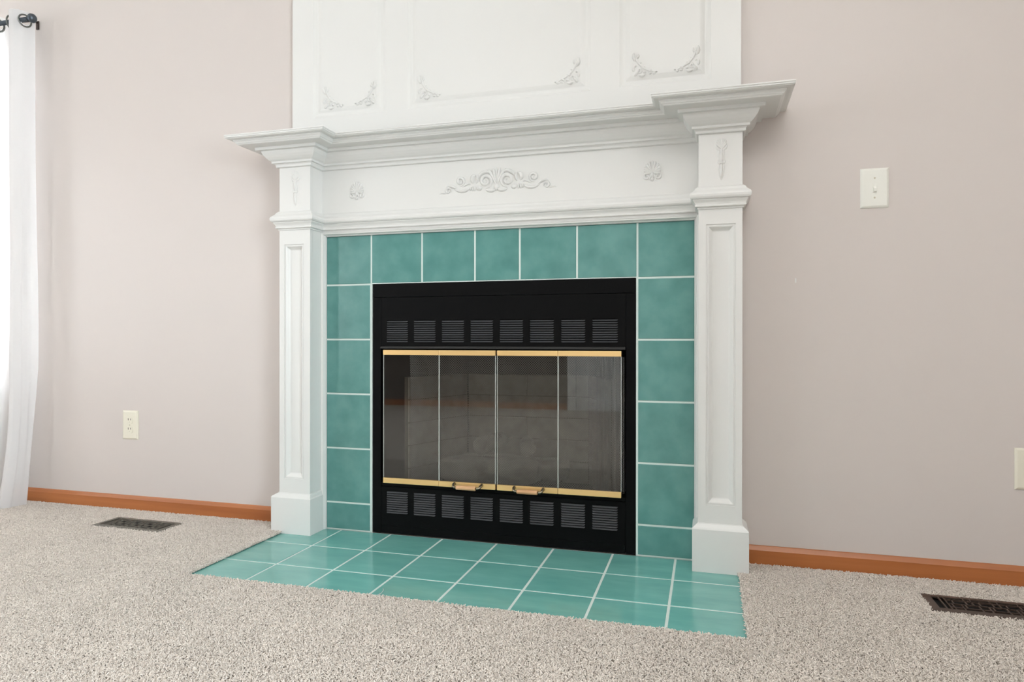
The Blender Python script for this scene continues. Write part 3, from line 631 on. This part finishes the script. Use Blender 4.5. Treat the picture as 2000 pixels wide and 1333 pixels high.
# log grate and ceramic logs inside
lg = thing('log_grate', 'black iron grate holding the ceramic logs inside the fireplace', 'grate', (0, 0, 0))
for y in (0.17, 0.34):
    bm = bmesh.new(); B(bm, 0.34, 0.78, y-0.006, y+0.006, 0.1415, 0.1495, 0.002); link('cross_bar', bm, M_dark, lg)
    for x in (0.36, 0.76): link('leg', box(x-0.006, x+0.006, y-0.006, y+0.006, 0.1382, 0.1415), M_dark, lg)
for k in range(6):
    x = 0.36+0.08*k; bm = bmesh.new(); tube(bm, [(x, 0.122, 0.175), (x, 0.132, 0.1535), (x, 0.36, 0.1535), (x, 0.37, 0.175)], 0.004, 6); link('grate_bar', bm, M_dark, lg)
def log(label, p0, p1, r0, r1, seed):
    rr = random.Random(seed); p0, p1 = Vector(p0), Vector(p1); n = 14; sg = 16; bm = bmesh.new(); L = []
    t = (p1-p0).normalized(); a = t.cross(Vector((0, 0, 1))).normalized(); b = t.cross(a); ph = [rr.uniform(0, 6) for _ in range(6)]
    for i in range(n+1):
        f = i/n; e = min(1, 0.72+3.0*min(f, 1-f)); c = p0.lerp(p1, f)+b*(0.006*math.sin(3*f+ph[0]))
        L.append([bm.verts.new(c+(a*math.cos(q)+b*math.sin(q))*(r0+(r1-r0)*f)*e*(1+0.06*math.sin(3*q+ph[1]+4*f)+0.05*math.sin(7*q+ph[2]+9*f)+0.05*math.sin(11*f+ph[3]+2*q))) for q in [2*PI*k/sg for k in range(sg)]])
    for c, d in zip(L, L[1:]):
        for k in range(sg): bm.faces.new((c[k], c[(k+1) % sg], d[(k+1) % sg], d[k]))
    bm.faces.new(L[0]); bm.faces.new(L[-1])
    return tag(link('ceramic_log', bm, M_log, smooth=True), label, 'log', 'ceramic logs in the firebox')
log('thick pale ceramic log lying along the front of the grate', (0.315, 0.195, 0.222), (0.705, 0.195, 0.222), 0.050, 0.052, 1)
log('long pale ceramic log lying along the back of the grate', (0.36, 0.315, 0.218), (0.80, 0.315, 0.222), 0.046, 0.044, 2)
log('short pale ceramic log crossing steeply over the logs, upper end highest', (0.465, 0.195, 0.318), (0.530, 0.335, 0.318), 0.036, 0.030, 3)
log('short stubby ceramic log crossing the others with its end towards the mesh', (0.670, 0.185, 0.312), (0.625, 0.330, 0.306), 0.030, 0.028, 4)

# ------------------------------------------------------------------ wall plates
def plate(t, w, h, m=None):
    bm = rings_front(bmesh.new(), -w/2, w/2, -h/2, h/2, -0.0065, ((0, 0.0065), (0, 0.0042), (0.0055, 0.0004), (0.0075, 0.0)))
    return link('cover_plate', bm, m or M_ivory, t)
def screw(t, z):
    bm = bmesh.new(); dome(bm, 0, z, 0.0032, 0.0032, 0.0012, -0.0065, seg=12); link('screw', bm, M_screw, t)
def outlet(label, x, z):
    t = thing('wall_outlet', label, 'outlet', (x, WY, z)); plate(t, 0.080, 0.1215)
    for s in (-1, 1):
        bm = bmesh.new(); zc = s*0.0195; n = 20; L = []
        for d, y in ((0, -0.0060), (0, -0.0072), (0.0008, -0.0080)):
            L.append([bm.verts.new((max(-0.0165, min(0.0165, (0.0185-d)*math.cos(2*PI*k/n))), y, zc+max(-0.0142, min(0.0142, (0.0175-d)*math.sin(2*PI*k/n))))) for k in range(n)])
        for a, b in zip(L, L[1:]):
            for k in range(n): bm.faces.new((a[k], a[(k+1) % n], b[(k+1) % n], b[k]))
        bm.faces.new(L[-1]); r = link('receptacle', bm, M_ivory, t)
        for sx, h in ((-0.0064, 0.0085), (0.0064, 0.0070)): link('slot', box(sx-0.0013, sx+0.0013, -0.0083, -0.0078, zc+0.0045-h/2, zc+0.0045+h/2), M_slot, r)
        bm = bmesh.new(); dome(bm, 0, zc-0.0068, 0.0026, 0.0026, 0.0003, -0.0081, seg=10); link('slot', bm, M_slot, r)
    screw(t, 0); return t
outlet('ivory duplex outlet low on the wall above the grey floor register', -1.0155, 0.3635)
outlet('ivory wall plate low on the wall above the dark brown floor register', 2.2235, 0.3495)
t = thing('light_switch', 'ivory toggle light switch plate high on the wall right of the mantel', 'light switch', (1.8138, WY, 1.1905)); plate(t, 0.0785, 0.1215, M_ivory2)
link('toggle_collar', box(-0.0055, 0.0055, -0.0072, -0.006, -0.0125, 0.0125, 0.0005), M_ivory2, t)
bm = bmesh.new(); L = [[bm.verts.new((x*sw, y, z)) for x, z in ((-1, z0), (1, z0), (1, z1), (-1, z1))] for sw, y, z0, z1 in ((0.0042, -0.0065, -0.0085, 0.0055), (0.0036, -0.0135, -0.0115, -0.0025))]
for k in range(4): bm.faces.new((L[0][k], L[0][(k+1) % 4], L[1][(k+1) % 4], L[1][k]))
bm.faces.new(L[1]); link('toggle', bm, M_ivory2, t)
screw(t, 0.0302); screw(t, -0.0302)
tag(link('paint_chip', box(1.5882, 1.5922, WY-0.0012, WY, 0.9045, 0.9195, 0.0004), M_white), 'tiny upright white scrap stuck on the bare wall right of the mantel', 'paint chip')

# ------------------------------------------------------------------ floor registers
def register(label, x0, x1, y0, y1, m):
    t = thing('floor_register', label, 'floor vent', ((x0+x1)/2, (y0+y1)/2, 0.0)); W, H = (x1-x0)/2, (y1-y0)/2
    bm = bmesh.new(); L = []
    for d, z in ((0, 0.0015), (0, 0.0075), (0.003, 0.0105), (0.022, 0.0120), (0.0225, 0.0085)):
        L.append([bm.verts.new(p) for p in ((-W+d, -H+d, z), (W-d, -H+d, z), (W-d, H-d, z), (-W+d, H-d, z))])
    for a, b in zip(L, L[1:]):
        for k in range(4): bm.faces.new((a[k], a[(k+1) % 4], b[(k+1) % 4], b[k]))
    link('frame', bm, m, t)
    link('damper', box(-W+0.01, W-0.01, -H+0.01, H-0.01, -0.0075, 0.0008), M_void, t)
    a, b = W-0.0222, H-0.0222; bm = bmesh.new(); bw = 0.0019
    def bar(xa, ya, xb, yb):
        B(bm, min(xa, xb)-bw, max(xa, xb)+bw, min(ya, yb)-bw, max(ya, yb)+bw, 0.0080, 0.0116)
    for s in (-1, 1):
        bar(s*(a-0.018), -b, s*(a-0.018), b); bar(s*(a-0.030), -b, s*(a-0.030), b)
    i = a-0.030; bar(-i, 0, i, 0)
    n = 7; st = 2*i/n
    for k in range(n):
        xl = -i+k*st; up_ = k % 2 == 0
        bar(xl, 0.62*b, xl+st*0.95, 0.62*b); bar(xl, -0.62*b, xl+st*0.95, -0.62*b)
        if k: bar(xl, -b if not up_ else -0.0, xl, b if up_ else 0.0)
        bar(xl+st*0.5, 0.62*b if up_ else 0, xl+st*0.5, 0.0 if up_ else b)
        bar(xl+st*0.3, -b if up_ else -0.62*b, xl+st*0.3, 0.0 if up_ else -0.0)
    link('lattice', bm, m, t); return t
register('grey metal floor register set in the carpet left of the hearth', *REG[0], M_reg1).rotation_euler = (0, 0, -0.012)
register('dark brown floor register set in the carpet right of the hearth', *REG[1], M_reg2).rotation_euler = (0, 0, -0.018)

# ------------------------------------------------------------------ curtain and rod
def catmull(P, n):
    out = []
    for i in range(1, len(P)-2):
        for k in range(n):
            t = k/n; p0, p1, p2, p3 = P[i-1:i+3]
            out.append(tuple(0.5*((2*p1[c])+(-p0[c]+p2[c])*t+(2*p0[c]-5*p1[c]+4*p2[c]-p3[c])*t*t+(-p0[c]+3*p1[c]-3*p2[c]+p3[c])*t**3) for c in (0, 1)))
    return out
ct = thing('sheer_curtain', 'sheer white grommet curtain hanging to the carpet at the left edge', 'curtain', (-1.8, -0.09, 0.0))
pl = [(-1.470, -0.030), (-1.4740, -0.044), (-1.4790, -0.078), (-1.486, -0.106)]
x = -1.512
for k in range(8):
    pl += [(x, -0.124), (x-0.028, -0.114), (x-0.046, -0.085), (x-0.060, -0.052), (x-0.085, -0.040), (x-0.112, -0.052), (x-0.127, -0.085), (x-0.143, -0.114)]
    x -= 0.170
cv = catmull(pl, 7)
zs = [2.127, 2.120, 2.112, 2.106, 2.100, 2.094, 2.088, 2.082, 2.076, 2.070, 2.04, 2.00] + [1.9-0.1*k for k in range(18)] + [0.14, 0.09, 0.05, 0.02, 0.0115]
bm = bmesh.new(); rows = []
for z in zs:
    row = []
    f = max(0, (0.62-z)/0.62)
    for i, (px, py) in enumerate(cv):
        u = i/len(cv)
        xx = px-0.032*f**2-0.016*math.sin(PI*min(1, f*1.0))*math.sin(i*0.12+2)+0.006*math.sin(z*3.1+i*0.19)*(1-min(1, abs(z-1.1)))
        yy = -0.085+(py+0.085)*(1.0+0.12*math.sin(2.2*z+i*0.063)+0.30*f*math.sin(i*0.097))-0.020*f**3
        rp = 0.0028*math.sin(i*0.95+1.3*math.sin(z*1.7))*(0.5+0.5*math.sin(z*2.3+i*0.05))+0.0035*f*math.sin(i*0.55-6*z)
        xx += rp; yy += 0.5*rp
        row.append(bm.verts.new((xx+1.8, min(yy, -0.012)+0.09, z)))
    rows.append(row)
for a, b in zip(rows, rows[1:]):
    for i in range(len(a)-1):
        q = (a[i].co+a[i+1].co+b[i].co+b[i+1].co)/4
        if math.hypot(q.y, q.z-2.091) < 0.0215: continue               # grommet hole
        bm.faces.new((a[i], a[i+1], b[i+1], b[i]))
link('fabric', bm, M_curt, ct, smooth=True, recalc=False)
def ringm(cx, cy, cz, ro, rt, tilt):
    bm = bmesh.new(); n, mm = 28, 8; M = Matrix.Rotation(tilt, 3, 'Z'); L = []
    for i in range(n):
        q = 2*PI*i/n; L.append([])
        for j in range(mm):
            w_ = 2*PI*j/mm; v = Vector((rt*0.6*math.sin(w_), (ro+rt*math.cos(w_))*math.cos(q), (ro+rt*math.cos(w_))*math.sin(q)))
            v = M @ v; L[-1].append(bm.verts.new((cx+v.x, cy+v.y, cz+v.z)))
    for i in range(n):
        for j in range(mm): bm.faces.new((L[i][j], L[(i+1) % n][j], L[(i+1) % n][(j+1) % mm], L[i][(j+1) % mm]))
    return bm
link('grommet', ringm(-1.4778+1.8, -0.002, 2.085, 0.0250, 0.0034, -0.2), M_ring, ct, smooth=True)
for k, px in enumerate((-1.559, -1.639, -1.729, -1.809, -1.899, -1.979)):
    link('grommet', ringm(px+1.8, 0.0, 2.088, 0.027, 0.0042, 0.3 if k % 2 == 0 else -0.3), M_ring, ct, smooth=True)
rd = thing('curtain_rod', 'dark pewter curtain rod with ball finial at the upper left edge', 'curtain rod', (-1.5, -0.09, 2.092))
bm = bmesh.new(); tube(bm, [(-1.45, 0, 0), (0.034, 0, 0)], 0.0095, 14); link('rod', bm, M_pewter, rd, smooth=True)
bm = lathe_x(bmesh.new(), 0.034, 0, 0, [(0, 0.0095), (0.004, 0.0115), (0.008, 0.0090), (0.012, 0.0120), (0.018, 0.0172), (0.025, 0.0195), (0.032, 0.0180), (0.038, 0.0130), (0.041, 0.006)], 18); link('finial', bm, M_pewter, rd, smooth=True)
bm = bmesh.new(); tube(bm, [(-0.012, 0.0, -0.006), (-0.014, 0.03, 0.010), (-0.018, 0.06, 0.026), (-0.024, 0.080, 0.034), (-0.025, 0.094, 0.032)], 0.0052, 8)
B(bm, -0.032, -0.017, 0.0900, 0.0958, 0.002, 0.040, 0.0015); link('bracket', bm, M_bronze, rd)
bm = bmesh.new(); tube(bm, [(-1.36, 0.0, -0.012), (-1.36, 0.03, -0.016), (-1.36, 0.06, -0.012), (-1.36, 0.094, -0.006)], 0.0052, 8); link('bracket', bm, M_bronze, rd)

# loose carpet thread lying on the hearth
bm = bmesh.new(); tube(bm, [(0.4225, -0.586, 0.010), (0.4280, -0.570, 0.0035), (0.4300, -0.548, 0.0012), (0.4255, -0.525, 0.0011), (0.4180, -0.513, 0.0011)], 0.0009, 6)
tag(link('loose_thread', bm, M_white, smooth=True), 'loose white carpet thread lying on the front hearth tile', 'thread')
